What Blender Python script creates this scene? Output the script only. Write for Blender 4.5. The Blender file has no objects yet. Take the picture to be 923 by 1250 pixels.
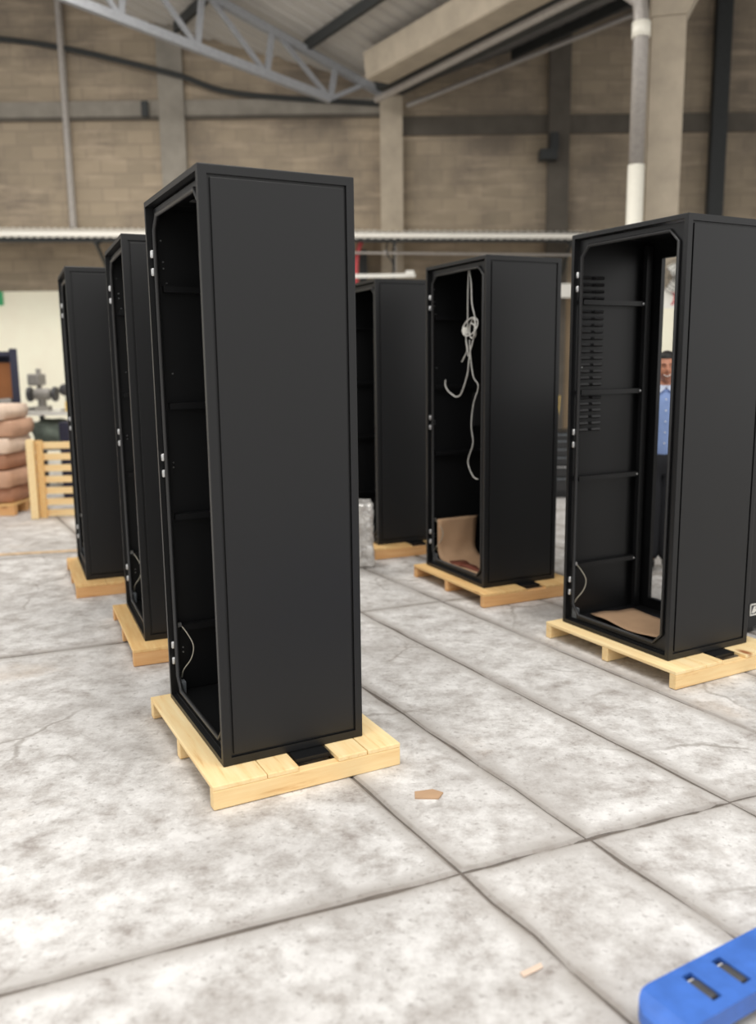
import bpy, bmesh, math, random
from math import sin, cos, pi, radians
from mathutils import Vector, Matrix, noise
random.seed(7)
S = bpy.context.scene
COL = S.collection
# ------------------------------------------------------------------ camera
CAMZ = 1.4618
pitch, roll, fpx = radians(9.683), radians(-0.6917), 1055.24
cp, sp, cr, sr = cos(pitch), sin(pitch), cos(roll), sin(roll)
fwd = Vector((0, cp, -sp)); up0 = Vector((0, sp, cp)); rt0 = Vector((1, 0, 0))
rt = cr*rt0 + sr*up0; up = -sr*rt0 + cr*up0
cd = bpy.data.cameras.new('camera'); cam = bpy.data.objects.new('camera', cd); COL.objects.link(cam)
m = Matrix((rt, up, -fwd)).transposed().to_4x4(); m.translation = (0, 0, CAMZ); cam.matrix_world = m
cd.sensor_fit = 'VERTICAL'; cd.sensor_height = 36; cd.lens = fpx*36/1250
cd.clip_start = .05; cd.clip_end = 200
cd.dof.use_dof = True; cd.dof.focus_distance = 3.35
cd.dof.aperture_fstop = (cd.lens/1000)/0.022
S.camera = cam
# ------------------------------------------------------------------ world, lights, exposure
W = bpy.data.worlds.new('world'); S.world = W; W.use_nodes = True
W.node_tree.nodes['Background'].inputs[0].default_value = (1.0, .985, .96, 1)
W.node_tree.nodes['Background'].inputs[1].default_value = .95
def area(name, loc, rot, sx, sy, power, col=(1, .97, .92)):
    l = bpy.data.lights.new(name, 'AREA'); l.shape = 'RECTANGLE'; l.size = sx; l.size_y = sy; l.energy = power; l.color = col
    o = bpy.data.objects.new(name, l); COL.objects.link(o); o.location = loc; o.rotation_euler = rot; return o
area('overhead_fill', (0.3, 0.9, 7.2), (0, 0, radians(-25)), 6.5, 4.0, 330)  # area lamp added overhead to brighten the floor, standing in for roof skylights
area('overhead_fill', (-2.8, 9.1, 6.5), (0, 0, radians(-32)), 4.5, 1.4, 250)  # fill lamp added under the left roof sheet, brightens back wall and canopy
S.view_settings.view_transform = 'Standard'; S.view_settings.look = 'None'
S.view_settings.exposure = 0.16; S.view_settings.gamma = 1.0
# ------------------------------------------------------------------ materials
def lin(c): return tuple(((x/255)/12.92 if x/255 <= .04045 else (((x/255)+.055)/1.055)**2.4) for x in c)+(1,)
class NT:
    def __init__(s, name):
        s.m = bpy.data.materials.new(name); s.m.use_nodes = True; s.t = s.m.node_tree; s.b = s.t.nodes['Principled BSDF']
    def n(s, typ, **kw):
        n = s.t.nodes.new(typ)
        for k, v in kw.items():
            if k in n.inputs.keys() if isinstance(k, str) else False: n.inputs[k].default_value = v
            else: setattr(n, k, v)
        return n
    def l(s, a, b): s.t.links.new(a, b)
    def ramp(s, fac, stops):
        r = s.n('ShaderNodeValToRGB'); e = r.color_ramp.elements
        while len(e) < len(stops): e.new(.5)
        for q, (p, c) in zip(e, stops): q.position = p; q.color = c
        s.l(fac, r.inputs[0]); return r.outputs[0]
    def noise(s, vec, scale, detail=4, rough=.55):
        n = s.n('ShaderNodeTexNoise'); n.inputs['Scale'].default_value = scale; n.inputs['Detail'].default_value = detail; n.inputs['Roughness'].default_value = rough
        if vec is not None: s.l(vec, n.inputs['Vector'])
        return n.outputs[0]
    def mix(s, fac, a, b, mode='MIX'):
        n = s.n('ShaderNodeMixRGB'); n.blend_type = mode
        for i, q in enumerate((fac, a, b)):
            if isinstance(q, (int, float)): n.inputs[i].default_value = q
            elif isinstance(q, tuple): n.inputs[i].default_value = q
            else: s.l(q, n.inputs[i])
        return n.outputs[0]
    def math(s, op, a, b=0.0):
        n = s.n('ShaderNodeMath'); n.operation = op
        for i, q in enumerate((a, b)):
            if isinstance(q, (int, float)): n.inputs[i].default_value = q
            else: s.l(q, n.inputs[i])
        return n.outputs[0]
    def bump(s, h, strength=.3, dist=.01):
        n = s.n('ShaderNodeBump'); n.inputs['Strength'].default_value = strength; n.inputs['Distance'].default_value = dist
        s.l(h, n.inputs['Height']); s.l(n.outputs[0], s.b.inputs['Normal'])
    def col(s, x):
        if isinstance(x, tuple): s.b.inputs['Base Color'].default_value = x
        else: s.l(x, s.b.inputs['Base Color'])
def simple(name, c, rough=.5, metal=0, var=.12, scale=25, bump=0):
    t = NT(name); c = lin(c); tc = t.n('ShaderNodeTexCoord').outputs['Object']
    nz = t.noise(tc, scale)
    t.col(t.ramp(nz, [(.3, tuple(x*(1-var) for x in c[:3])+(1,)), (.7, tuple(min(1, x*(1+var)) for x in c[:3])+(1,))]))
    t.b.inputs['Roughness'].default_value = rough; t.b.inputs['Metallic'].default_value = metal
    if bump: t.bump(nz, bump, .005)
    return t.m
M = {}
def mk_black(name, c, rough):
    t = NT(name); tc = t.n('ShaderNodeTexCoord').outputs['Object']
    t.col(c); t.b.inputs['Roughness'].default_value = rough
    t.bump(t.noise(tc, 900, 2), .06, .0004)
    return t.m
M['black'] = mk_black('black_powder_coat', (.0045, .0047, .0054, 1), .42)
M['black_lighter'] = mk_black('black_flange', (.022, .022, .023, 1), .4)
M['steel'] = simple('bright_zinc', (205, 205, 205), .3, .9)
M['gray_plate'] = simple('gray_plate', (120, 125, 130), .45, .3)
M['cable'] = simple('pale_cable', (200, 198, 192), .5)
M['wire'] = simple('braided_wire', (185, 180, 165), .45, .4)
def wood(name, a, b, dark, axis='Y'):
    t = NT(name); tc = t.n('ShaderNodeTexCoord').outputs['Object']; oi = t.n('ShaderNodeObjectInfo').outputs['Random']
    mp = t.n('ShaderNodeMapping'); mp.inputs['Scale'].default_value = (14, 1.2, 14) if axis == 'Y' else (1.2, 14, 14)
    off = t.n('ShaderNodeCombineXYZ'); t.l(t.math('MULTIPLY', oi, 37.0), off.inputs[0]); t.l(t.math('MULTIPLY', oi, 11.0), off.inputs[1])
    t.l(tc, mp.inputs['Vector']); t.l(off.outputs[0], mp.inputs['Location'])
    g = t.noise(mp.outputs[0], 3.0, 5, .6)
    c = t.ramp(g, [(.3, lin(a)), (.62, lin(b)), (.78, lin(dark))])
    mp2 = t.n('ShaderNodeMapping'); t.l(tc, mp2.inputs['Vector']); t.l(off.outputs[0], mp2.inputs['Location'])
    mp2.inputs['Scale'].default_value = (1.0, .45, 1.0) if axis == 'Y' else (.45, 1.0, 1.0)
    v = t.n('ShaderNodeTexVoronoi'); v.inputs['Scale'].default_value = 4.6; t.l(mp2.outputs[0], v.inputs['Vector'])
    k = t.ramp(v.outputs['Distance'], [(.05, (1, 1, 1, 1)), (.13, (0, 0, 0, 1))])
    c = t.mix(k, c, lin((165, 105, 60)))
    t.col(c); t.b.inputs['Roughness'].default_value = .65; t.bump(g, .25, .002)
    return t.m
M['pineY'] = wood('pine_boards', (255, 232, 182), (248, 216, 158), (226, 178, 116), 'Y')
M['pineX'] = wood('pine_stringers', (252, 224, 170), (244, 208, 150), (216, 168, 108), 'X')
M['pineYo'] = wood('amber_pine_boards', (240, 204, 142), (230, 184, 120), (206, 152, 94), 'Y')
M['pineXo'] = wood('amber_pine_stringers', (232, 186, 130), (222, 168, 110), (196, 138, 86), 'X')
M['kraft'] = simple('kraft_paper', (186, 152, 120), .8, 0, .1, 6, .1)
M['maroon'] = simple('red_brown_card', (120, 62, 44), .8)
# concrete floor
def concrete_floor():
    t = NT('worn_concrete_floor'); pos = t.n('ShaderNodeNewGeometry').outputs['Position']
    n1 = t.noise(pos, 1.3, 6, .62); n2 = t.noise(pos, 7.0, 9, .74); n3 = t.noise(pos, 38, 4, .6)
    base = t.ramp(n2, [(.34, lin((164, 157, 152))), (.48, lin((203, 200, 197))), (.60, lin((228, 226, 224)))])
    st = t.ramp(n1, [(.36, (1, 1, 1, 1)), (.52, (0, 0, 0, 1))])
    base = t.mix(t.math('MULTIPLY', st, .45), base, lin((158, 152, 147)))
    n5 = t.noise(pos, 2.6, 7, .7)
    st2 = t.ramp(n5, [(.56, (0, 0, 0, 1)), (.66, (1, 1, 1, 1))])
    base = t.mix(t.math('MULTIPLY', st2, .35), base, lin((150, 140, 131)))
    dk = t.ramp(n2, [(.22, (1, 1, 1, 1)), (.38, (0, 0, 0, 1))])
    base = t.mix(t.math('MULTIPLY', dk, .6), base, lin((122, 115, 110)))
    n4 = t.noise(pos, .9, 5, .6)
    tn = t.ramp(n4, [(.60, (0, 0, 0, 1)), (.72, (1, 1, 1, 1))])
    base = t.mix(t.math('MULTIPLY', tn, .4), base, lin((206, 186, 164)))
    sp_ = t.ramp(n3, [(.30, (1, 1, 1, 1)), (.42, (0, 0, 0, 1))])
    base = t.mix(t.math('MULTIPLY', sp_, .45), base, lin((120, 112, 106)))
    at = t.n('ShaderNodeAttribute'); at.attribute_name = 'edge'
    ef = t.math('MULTIPLY', at.outputs['Fac'], t.ramp(t.noise(pos, 7, 5, .7), [(.40, (.1, .1, .1, 1)), (.60, (1, 1, 1, 1))]))
    base = t.mix(t.math('MULTIPLY', ef, .72), base, lin((138, 129, 120)))
    ln = t.ramp(at.outputs['Fac'], [(.86, (0, 0, 0, 1)), (.97, (1, 1, 1, 1))])
    base = t.mix(t.math('MULTIPLY', ln, .45), base, lin((126, 117, 109)))
    wv = t.n('ShaderNodeVectorMath'); wv.operation = 'MULTIPLY_ADD'
    nc_ = t.n('ShaderNodeTexNoise'); nc_.inputs['Scale'].default_value = 3; nc_.inputs['Detail'].default_value = 5; t.l(pos, nc_.inputs['Vector'])
    t.l(nc_.outputs['Color'], wv.inputs[0]); wv.inputs[1].default_value = (.35, .35, .35); t.l(pos, wv.inputs[2])
    vo = t.n('ShaderNodeTexVoronoi'); vo.feature = 'DISTANCE_TO_EDGE'; vo.inputs['Scale'].default_value = 1.15; t.l(wv.outputs[0], vo.inputs['Vector'])
    ck = t.ramp(vo.outputs['Distance'], [(.004, (1, 1, 1, 1)), (.016, (0, 0, 0, 1))])
    ckm = t.math('MULTIPLY', ck, t.ramp(t.noise(pos, 1.1, 3), [(.50, (0, 0, 0, 1)), (.60, (1, 1, 1, 1))]))
    base = t.mix(t.math('MULTIPLY', ckm, .55), base, lin((126, 117, 108)))
    t.col(base); t.b.inputs['Roughness'].default_value = .62
    t.bump(t.mix(.4, n2, n3), .3, .004)
    return t.m
M['floor'] = concrete_floor()
M['joint'] = simple('joint_dirt', (112, 104, 97), .95, 0, .2, 20)
def block_wall():
    t = NT('bare_block_wall'); tc = t.n('ShaderNodeTexCoord').outputs['Object']
    sx = t.n('ShaderNodeSeparateXYZ'); t.l(tc, sx.inputs[0]); cb = t.n('ShaderNodeCombineXYZ'); t.l(sx.outputs[0], cb.inputs[0]); t.l(sx.outputs[2], cb.inputs[1])
    b = t.n('ShaderNodeTexBrick'); t.l(cb.outputs[0], b.inputs['Vector'])
    b.inputs['Scale'].default_value = 1; b.inputs['Brick Width'].default_value = .42; b.inputs['Row Height'].default_value = .21; b.inputs['Mortar Size'].default_value = .012
    b.inputs['Color1'].default_value = lin((164, 149, 128)); b.inputs['Color2'].default_value = lin((150, 137, 118)); b.inputs['Mortar'].default_value = lin((146, 133, 116))
    n1 = t.noise(tc, .8, 5, .6)
    mps = t.n('ShaderNodeMapping'); mps.inputs['Scale'].default_value = (.55, 1, 4); t.l(tc, mps.inputs['Vector'])
    n2 = t.noise(mps.outputs[0], 1.5, 5, .65)
    c = t.mix(t.ramp(n1, [(.35, (.75, .75, .75, 1)), (.55, (0, 0, 0, 1))]), b.outputs['Color'], lin((112, 102, 92)))
    c = t.mix(t.ramp(n2, [(.52, (0, 0, 0, 1)), (.7, (.7, .7, .7, 1))]), c, lin((188, 170, 148)))
    t.col(c); t.b.inputs['Roughness'].default_value = .9; t.bump(b.outputs['Fac'], -.25, .006)
    return t.m
M['block'] = block_wall()
M['cream'] = simple('cream_paint', (255, 248, 226), .6, 0, .04, 2)
M['tan_wall'] = simple('tan_plaster', (150, 130, 104), .8, 0, .1, 2)
M['conc_light'] = simple('light_concrete', (172, 160, 142), .8, 0, .12, 4, .1)
M['conc_gray'] = simple('gray_concrete', (140, 134, 124), .85, 0, .15, 4, .1)
M['conc_dark'] = simple('dark_concrete', (92, 86, 78), .9, 0, .15, 4, .1)
M['dark_steel'] = simple('dark_steel', (52, 54, 54), .6, .2)
M['truss'] = simple('gray_painted_steel', (150, 152, 156), .5, .1)
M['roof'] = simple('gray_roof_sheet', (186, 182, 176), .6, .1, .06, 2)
M['roof_shaded'] = simple('shaded_roof_sheet', (96, 94, 92), .7, .1, .1, 2)  # right slope's sheet colour darkened to paint in the lack of light there
M['white_sheet'] = simple('white_roof_sheet', (236, 232, 222), .5, 0, .05, 3)
M['white'] = simple('white_plastic', (242, 240, 232), .4, 0, .03)
M['pvc'] = simple('white_pvc', (250, 246, 232), .35, 0, .03)
M['gal'] = simple('gray_pipe', (168, 162, 156), .45, .3, .1)
M['red'] = simple('red_paint', (196, 70, 76), .5)
M['green'] = simple('green_sign', (60, 170, 110), .5)
M['navy'] = simple('navy_paint', (38, 40, 62), .5)
M['carton'] = simple('brown_carton', (164, 108, 66), .8, 0, .1, 5)
M['sack'] = simple('brown_paper_sack', (196, 156, 130), .8, 0, .14, 6, .2)
M['sack2'] = simple('pale_paper_sack', (226, 202, 182), .8, 0, .14, 6, .2)
M['sack3'] = simple('dark_paper_sack', (172, 126, 100), .8, 0, .14, 6, .2)
M['gray'] = simple('machine_gray', (150, 146, 140), .5)
M['dark_gray'] = simple('dark_machine_gray', (70, 70, 72), .5)
M['green_gray'] = simple('gray_green_cloth', (112, 122, 112), .9, 0, .2, 12, .3)
M['yellow'] = simple('yellow_plastic', (236, 200, 110), .5)
M['blue'] = simple('blue_enamel', (66, 112, 196), .42, 0, .16, 14, .1)
M['blue_dark'] = simple('blue_enamel_side', (50, 84, 160), .5, 0, .1)
M['water'] = simple('blue_bottle', (120, 160, 190), .2)
M['paint_line'] = simple('worn_yellow_floor_paint', (204, 178, 146), .7, 0, .25, 14)
def foil():
    t = NT('silver_bubble_foil'); tc = t.n('ShaderNodeTexCoord').outputs['Object']
    v = t.n('ShaderNodeTexVoronoi'); v.inputs['Scale'].default_value = 45; t.l(tc, v.inputs['Vector'])
    n = t.noise(tc, 14, 4)
    t.col(t.ramp(n, [(.3, lin((170, 166, 162))), (.7, lin((232, 230, 226)))])); t.b.inputs['Metallic'].default_value = .55; t.b.inputs['Roughness'].default_value = .35
    t.bump(t.mix(.5, v.outputs['Distance'], n), .9, .01); return t.m
M['foil'] = foil()
M['skin'] = simple('skin', (186, 126, 98), .5, 0, .05, 30)
M['hair'] = simple('dark_hair', (26, 22, 20), .6)
M['shirt'] = simple('blue_shirt', (140, 164, 214), .75, 0, .05, 20, .1)
M['collar'] = simple('pale_collar', (196, 206, 226), .75, 0, .04)
M['trouser'] = simple('dark_trousers', (30, 31, 36), .8, 0, .1, 20, .1)
M['shoe'] = simple('black_shoe', (18, 18, 19), .4)
M['tooth'] = simple('teeth', (240, 232, 220), .3, 0, .02)
M['lip'] = simple('lips', (128, 56, 50), .5, 0, .04)
M['eye'] = simple('eye_white', (226, 220, 212), .3, 0, .02)
M['iris'] = simple('brown_iris', (36, 24, 18), .3, 0, .02)
# ------------------------------------------------------------------ builders
class MB:
    def __init__(s): s.v = []; s.f = []; s.mi = []
    def box(s, x0, x1, y0, y1, z0, z1, mi=0):
        b = len(s.v); s.v += [(x, y, z) for z in (z0, z1) for y in (y0, y1) for x in (x0, x1)]
        for q in ((0, 2, 3, 1), (4, 5, 7, 6), (0, 1, 5, 4), (2, 6, 7, 3), (0, 4, 6, 2), (1, 3, 7, 5)): s.f.append([b+i for i in q]); s.mi.append(mi)
        return s
    def tube(s, pts, r, n=8, mi=0, cap=True, closed=False):
        pts = [Vector(p) for p in pts]; N = len(pts); rings = []
        rr = r if isinstance(r, (list, tuple)) else [r]*N
        prev = None
        for i, p in enumerate(pts):
            if closed: t = pts[(i+1) % N]-pts[i-1]
            else: t = pts[min(i+1, N-1)]-pts[max(i-1, 0)]
            t.normalize()
            if prev is None: a = t.orthogonal().normalized()
            else: a = (prev-t*prev.dot(t)); a = a.normalized() if a.length > 1e-6 else t.orthogonal().normalized()
            prev = a; c = t.cross(a); b = len(s.v); rings.append(b)
            for k in range(n):
                w = 2*pi*(k+.5)/n; s.v.append(tuple(p+(a*cos(w)+c*sin(w))*rr[i]))
        for i in range(N if closed else N-1):
            b0 = rings[i]; b1 = rings[(i+1) % N]
            for k in range(n): s.f.append([b0+k, b0+(k+1) % n, b1+(k+1) % n, b1+k]); s.mi.append(mi)
        if cap and not closed:
            s.f.append([rings[0]+k for k in range(n)][::-1]); s.mi.append(mi)
            s.f.append([rings[-1]+k for k in range(n)]); s.mi.append(mi)
        return s
    def beam(s, a, b, w, h, mi=0, ref=(0, 0, 1)):
        a = Vector(a); b = Vector(b); t = (b-a).normalized(); r = Vector(ref); x = t.cross(r)
        if x.length < 1e-4: x = t.cross(Vector((1, 0, 0)))
        x.normalize(); y = x.cross(t); i = len(s.v)
        for p in (a, b):
            for (u, v) in ((-1, -1), (1, -1), (1, 1), (-1, 1)): s.v.append(tuple(p+x*u*w/2+y*v*h/2))
        for q in ((0, 3, 2, 1), (4, 5, 6, 7), (0, 1, 5, 4), (1, 2, 6, 5), (2, 3, 7, 6), (3, 0, 4, 7)): s.f.append([i+j for j in q]); s.mi.append(mi)
        return s
    def prism(s, poly, z0, z1, mi=0):
        b = len(s.v); n = len(poly); s.v += [(x, y, z0) for x, y in poly]+[(x, y, z1) for x, y in poly]
        s.f.append([b+i for i in range(n)][::-1]); s.mi.append(mi); s.f.append([b+n+i for i in range(n)]); s.mi.append(mi)
        for i in range(n): s.f.append([b+i, b+(i+1) % n, b+n+(i+1) % n, b+n+i]); s.mi.append(mi)
        return s
    def lathe(s, prof, c=(0, 0, 0), n=20, axis='Z', mi=0):
        b = len(s.v)
        for (r, z) in prof:
            for k in range(n):
                w = 2*pi*k/n; q = (r*cos(w), r*sin(w), z)
                if axis == 'Y': q = (q[0], q[2], q[1])
                if axis == 'X': q = (q[2], q[0], q[1])
                s.v.append((q[0]+c[0], q[1]+c[1], q[2]+c[2]))
        for i in range(len(prof)-1):
            for k in range(n): s.f.append([b+i*n+k, b+i*n+(k+1) % n, b+(i+1)*n+(k+1) % n, b+(i+1)*n+k]); s.mi.append(mi)
        s.f.append([b+k for k in range(n)][::-1]); s.mi.append(mi)
        e = b+(len(prof)-1)*n; s.f.append([e+k for k in range(n)]); s.mi.append(mi)
        return s
    def build(s, name, mat, parent=None, smooth=False, bevel=0, loc=None, rz=0, label=None):
        me = bpy.data.meshes.new(name); me.from_pydata(s.v, [], s.f)
        mats = mat if isinstance(mat, (list, tuple)) else [mat]
        for q in mats: me.materials.append(M[q] if isinstance(q, str) else q)
        if len(mats) > 1: me.polygons.foreach_set('material_index', s.mi)
        bm = bmesh.new(); bm.from_mesh(me); bmesh.ops.recalc_face_normals(bm, faces=bm.faces); bm.to_mesh(me); bm.free()
        if smooth: me.polygons.foreach_set('use_smooth', [True]*len(me.polygons))
        return link(name, me, parent, bevel, loc, rz, label)
def link(name, me, parent=None, bevel=0, loc=None, rz=0, label=None):
    o = bpy.data.objects.new(name, me); COL.objects.link(o); o.parent = parent
    if loc: o.location = loc
    o.rotation_euler.z = rz
    if label: o['label'] = label
    if bevel:
        md = o.modifiers.new('bevel', 'BEVEL'); md.width = bevel; md.segments = 2; md.limit_method = 'ANGLE'
    return o
def B(*a): return MB().box(*a)
def thing(name, label, cat, loc=(0, 0, 0), rz=0, group=None):
    o = bpy.data.objects.new(name, None); COL.objects.link(o); o.empty_display_size = .1
    o.location = loc; o.rotation_euler.z = rz; return tag(o, label, cat, group)
def tag(o, label, cat, group=None):
    o['label'] = label; o['category'] = cat
    if group: o['group'] = group
    return o
def struct(o): o['kind'] = 'structure'; return o
def kids(o): return [c for c in COL.objects if c.parent == o]
def dup(root, loc, rz, label, skip=()):
    r = root.copy(); COL.objects.link(r); r.location = loc; r.rotation_euler.z = rz; r['label'] = label
    for ch in kids(root):
        if ch.name.split('.')[0] in skip: continue
        c = ch.copy(); COL.objects.link(c); c.parent = r
        for g in kids(ch):
            d = g.copy(); COL.objects.link(d); d.parent = c
    return r
def spline(pts, n=6):
    P = [Vector(p) for p in pts]; out = []
    for i in range(len(P)-1):
        p0 = P[max(i-1, 0)]; p1 = P[i]; p2 = P[i+1]; p3 = P[min(i+2, len(P)-1)]
        for k in range(n):
            t = k/n; out.append(.5*((2*p1)+(p2-p0)*t+(2*p0-5*p1+4*p2-p3)*t*t+(3*p1-p0-3*p2+p3)*t**3))
    out.append(P[-1]); return out
# ------------------------------------------------------------------ floor: slabs with recessed joints
da = Vector((.485, -.875)); db = Vector((.924, .383)); FO = Vector((.23, 2.31))
def fp(s, t): q = FO+db*s+da*t; return (q.x, q.y)
SL = [-7.0, -5.1, -3.5, -1.75, 0, .45, 1.02, 1.57, 2.12, 2.67, 3.25, 3.9, 5.2, 7.0]
TL = [-10, -7.6, -5.2, -2.65, 0, 2.2, 4.4]
big = [(-16, -10), (18, -10), (18, 16), (-16, 16)]
inn = [fp(SL[0], TL[-1]), fp(SL[-1], TL[-1]), fp(SL[-1], TL[0]), fp(SL[0], TL[0])]
fb = MB(); fb.v = [(x, y, 0) for x, y in big+inn]+[(x, y, -.009) for x, y in inn]
fb.f = [[i, (i+1) % 4, 4+(i+1) % 4, 4+i] for i in range(4)]+[[4+i, 4+(i+1) % 4, 8+(i+1) % 4, 8+i] for i in range(4)]+[[8, 9, 10, 11]]; fb.mi = [0]*8+[1]
floor = struct(fb.build('floor', ['floor', 'joint']))
def slab(s0, s1, t0, t1, i):
    g = .004; r = random.Random(i); h = -r.random()*.0025
    bm = bmesh.new(); lay = bm.verts.layers.float_color.new('edge'); rings = []
    for (ins, z, e) in ((g, -.012, 1), (g, h-.005, 1), (g+.009, h, .95), (.026, h, .8), (.075, h, 0)):
        N = 14; pts = []
        S0, S1, T0, T1 = s0+ins, s1-ins, t0+ins, t1-ins
        for k in range(N): pts.append((S0+(S1-S0)*k/N, T0))
        for k in range(N): pts.append((S1, T0+(T1-T0)*k/N))
        for k in range(N): pts.append((S1-(S1-S0)*k/N, T1))
        for k in range(N): pts.append((S0, T1-(T1-T0)*k/N))
        ring = []
        for (a, b) in pts:
            j = (.014*noise.noise((a*5+i, b*5, 0))+.008*noise.noise((a*17+i, b*17, 3))) if ins < .02 else 0
            x, y = fp(a+j, b+j); v = bm.verts.new((x, y, z)); v[lay] = (e, e, e, 1); ring.append(v)
        rings.append(ring)
    for a, b in zip(rings, rings[1:]):
        for k in range(len(a)): bm.faces.new((a[k], a[(k+1) % len(a)], b[(k+1) % len(a)], b[k]))
    bm.faces.new(rings[-1]); bmesh.ops.recalc_face_normals(bm, faces=bm.faces)
    me = bpy.data.meshes.new('slab'); bm.to_mesh(me); bm.free(); me.materials.append(M['floor'])
    link('slab', me, floor)
i = 0
for a in range(len(SL)-1):
    for b in range(len(TL)-1):
        i += 1; slab(SL[a], SL[a+1], TL[b], TL[b+1], i)
pl = MB(); pl.beam((-8.5, 5.52, .0008), (-2.2, 6.94, .0008), .1, .0016); pl.build('painted_line', 'paint_line', floor, label='worn yellow painted line')
# ------------------------------------------------------------------ back wall
WY = 14.0
wall = struct(B(-14, 14, WY, WY+.25, 0, 10).build('wall_back', 'block'))
B(-14, -2.2, WY-.03, WY, 0, 2.66).build('dado', 'cream', wall, label='cream painted lower wall')
B(-2.2, 3.3, WY-.03, WY, 0, 2.45).build('dado', 'tan_wall', wall, label='tan painted lower wall')
B(3.3, 14, WY-.03, WY, 0, 2.66).build('dado', 'cream', wall, label='cream painted lower wall')
def pil(x0, x1, d, mat, lab, z1=10, z0=0): B(x0, x1, WY-d, WY, z0, z1).build('pilaster', mat, wall, label=lab)
pil(.10, .44, .22, 'conc_light', 'pale concrete pilaster', 5.42)
pil(-3.24, -2.86, .10, 'conc_gray', 'gray concrete pilaster', 9)
pil(2.66, 2.98, .12, 'conc_dark', 'dark pilaster', 9); pil(5.13, 5.36, .14, 'dark_steel', 'dark steel post', 9); pil(7.6, 7.9, .14, 'dark_steel', 'dark steel post', 9)
pil(-7.4, -7.0, .10, 'conc_gray', 'gray concrete pilaster', 9)
for x0, x1, z, mat in ((-14, .1, 5.22, 'conc_gray'), (.44, 14, 4.95, 'conc_dark')):
    B(x0, x1, WY-.05, WY, z, z+.22).build('bond_beam', mat, wall)
    B(x0, x1, WY-.055, WY, z-.05, z).build('beam_joint', 'conc_dark', wall)
B(-14, 14, WY-.04, WY, 7.4, 7.65).build('bond_beam', 'conc_dark', wall)
MB().tube(spline([(-8, WY-.05, 6.55), (-5.59, WY-.05, 6.33), (-4.62, WY-.05, 6.19), (-3.77, WY-.13, 5.98), (-2.89, WY-.13, 5.76), (-2.03, WY-.06, 5.52), (.1, WY-.06, 5.35)]), .045, 6).build('conduit', 'dark_steel', wall, label='dark sagging line')  # thin dark tube sagging across the upper wall
MB().tube([(-4.66, WY-.06, 3.6), (-4.66, WY-.06, 9)], .055, 8).build('conduit', 'gal', wall, label='pale vertical pipe')
tag(B(2.5, 2.76, WY-.34, WY-.125, 4.47, 4.62).box(2.66, 2.78, WY-.30, WY-.125, 4.62, 4.86).build('floodlight', 'dark_steel'), 'small black floodlight high on the dark pilaster of the back wall', 'lamp')
tag(B(-3.5, -3.4, WY-.12, WY, 5.2, 5.42).build('junction_box', 'dark_steel'), 'small dark junction box high on the back wall beside the gray pilaster', 'box')
sg = thing('exit_sign', 'small green sign on the cream wall at the left edge', 'sign', (-6.1, WY-.03, 2.45))
B(-.25, .25, -.03, 0, 0, .21).build('panel', 'green', sg)
# ------------------------------------------------------------------ gutter, roof, truss, columns (bay turned 32 degrees)
ga = Vector((.53, -.848)); gt = Vector((-.848, -.53))      # along the gutter towards the camera / up the left roof slope
GO = Vector((.12, 14.0))
def gp(L, t, z): q = GO+ga*L+gt*t; return (q.x, q.y, z)
gb = MB()
prof = [(.36, 5.72), (.40, 5.36), (.80, 5.36), (.84, 5.72)]
for L in (.85, 12.5):
    for (t, z) in prof: gb.v.append(gp(L, t, z))
gb.f = [[0, 1, 5, 4], [1, 2, 6, 5], [2, 3, 7, 6], [3, 0, 4, 7], [0, 3, 2, 1], [4, 5, 6, 7]]; gb.mi = [0]*6
tag(gb.build('roof_beam', 'conc_light', bevel=.03), 'pale concrete beam under the roof at the top of the photo', 'beam')
vg = MB()
for L in (.25, 12.5):
    for (t, z) in ((-.3, 5.62), (-.22, 5.46), (.22, 5.46), (.3, 5.62)): vg.v.append(gp(L, t, z))
vg.f = [[0, 1, 5, 4], [1, 2, 6, 5], [2, 3, 7, 6], [0, 3, 2, 1], [4, 5, 6, 7]]; vg.mi = [0]*5
tag(vg.build('valley_gutter', 'dark_steel'), 'dark sheet gutter in the roof valley right of the pale concrete beam', 'gutter')
SLOPE = {1: .31, -1: .38}
def roof_sheet(sign, z0, t1, L0, L1, lab):
    bm = bmesh.new(); n = int((L1-L0)/.25); prev = None
    for k in range(n):
        for (o, h) in ((0, 0), (.14, 0), (.17, .035), (.22, .035)):
            L = L0+k*.25+o; a = []
            for t in (.30, t1): q = GO+ga*L+gt*t*sign; a.append(bm.verts.new((q.x, q.y, z0+SLOPE[sign]*t+h)))
            if prev: bm.faces.new((prev[0], a[0], a[1], prev[1]))
            prev = a
    g = bm.verts[:]+bm.edges[:]+bm.faces[:]
    bmesh.ops.bisect_plane(bm, geom=g, plane_co=(0, WY, 0), plane_no=(0, 1, 0), clear_outer=True)
    me = bpy.data.meshes.new('ceiling'); bm.to_mesh(me); bm.free(); me.materials.append(M['roof' if sign > 0 else 'roof_shaded'])
    o = struct(link('ceiling', me)); o.modifiers.new('thick', 'SOLIDIFY').thickness = .012; return o
RL = 8.6
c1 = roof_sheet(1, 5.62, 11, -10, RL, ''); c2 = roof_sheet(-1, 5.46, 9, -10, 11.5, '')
for t in (1.3, 2.7, 4.1, 5.5, 7, 8.5):
    L0 = -.2 if t < 2 else -.2-t*.62
    a = gp(max(L0, -t*.6)+.25, t, 5.62+.31*t-.08); b = gp(RL, t, 5.62+.31*t-.08)
    MB().beam(a, b, .06, .14).build('purlin', 'dark_steel', c1)
for t in (1.5, 3, 4.5, 6):
    MB().beam(gp(t*.65+.3, -t, 5.46+.38*t-.08), gp(11.5, -t, 5.46+.38*t-.08), .06, .14).build('purlin', 'dark_steel', c2)
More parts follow.
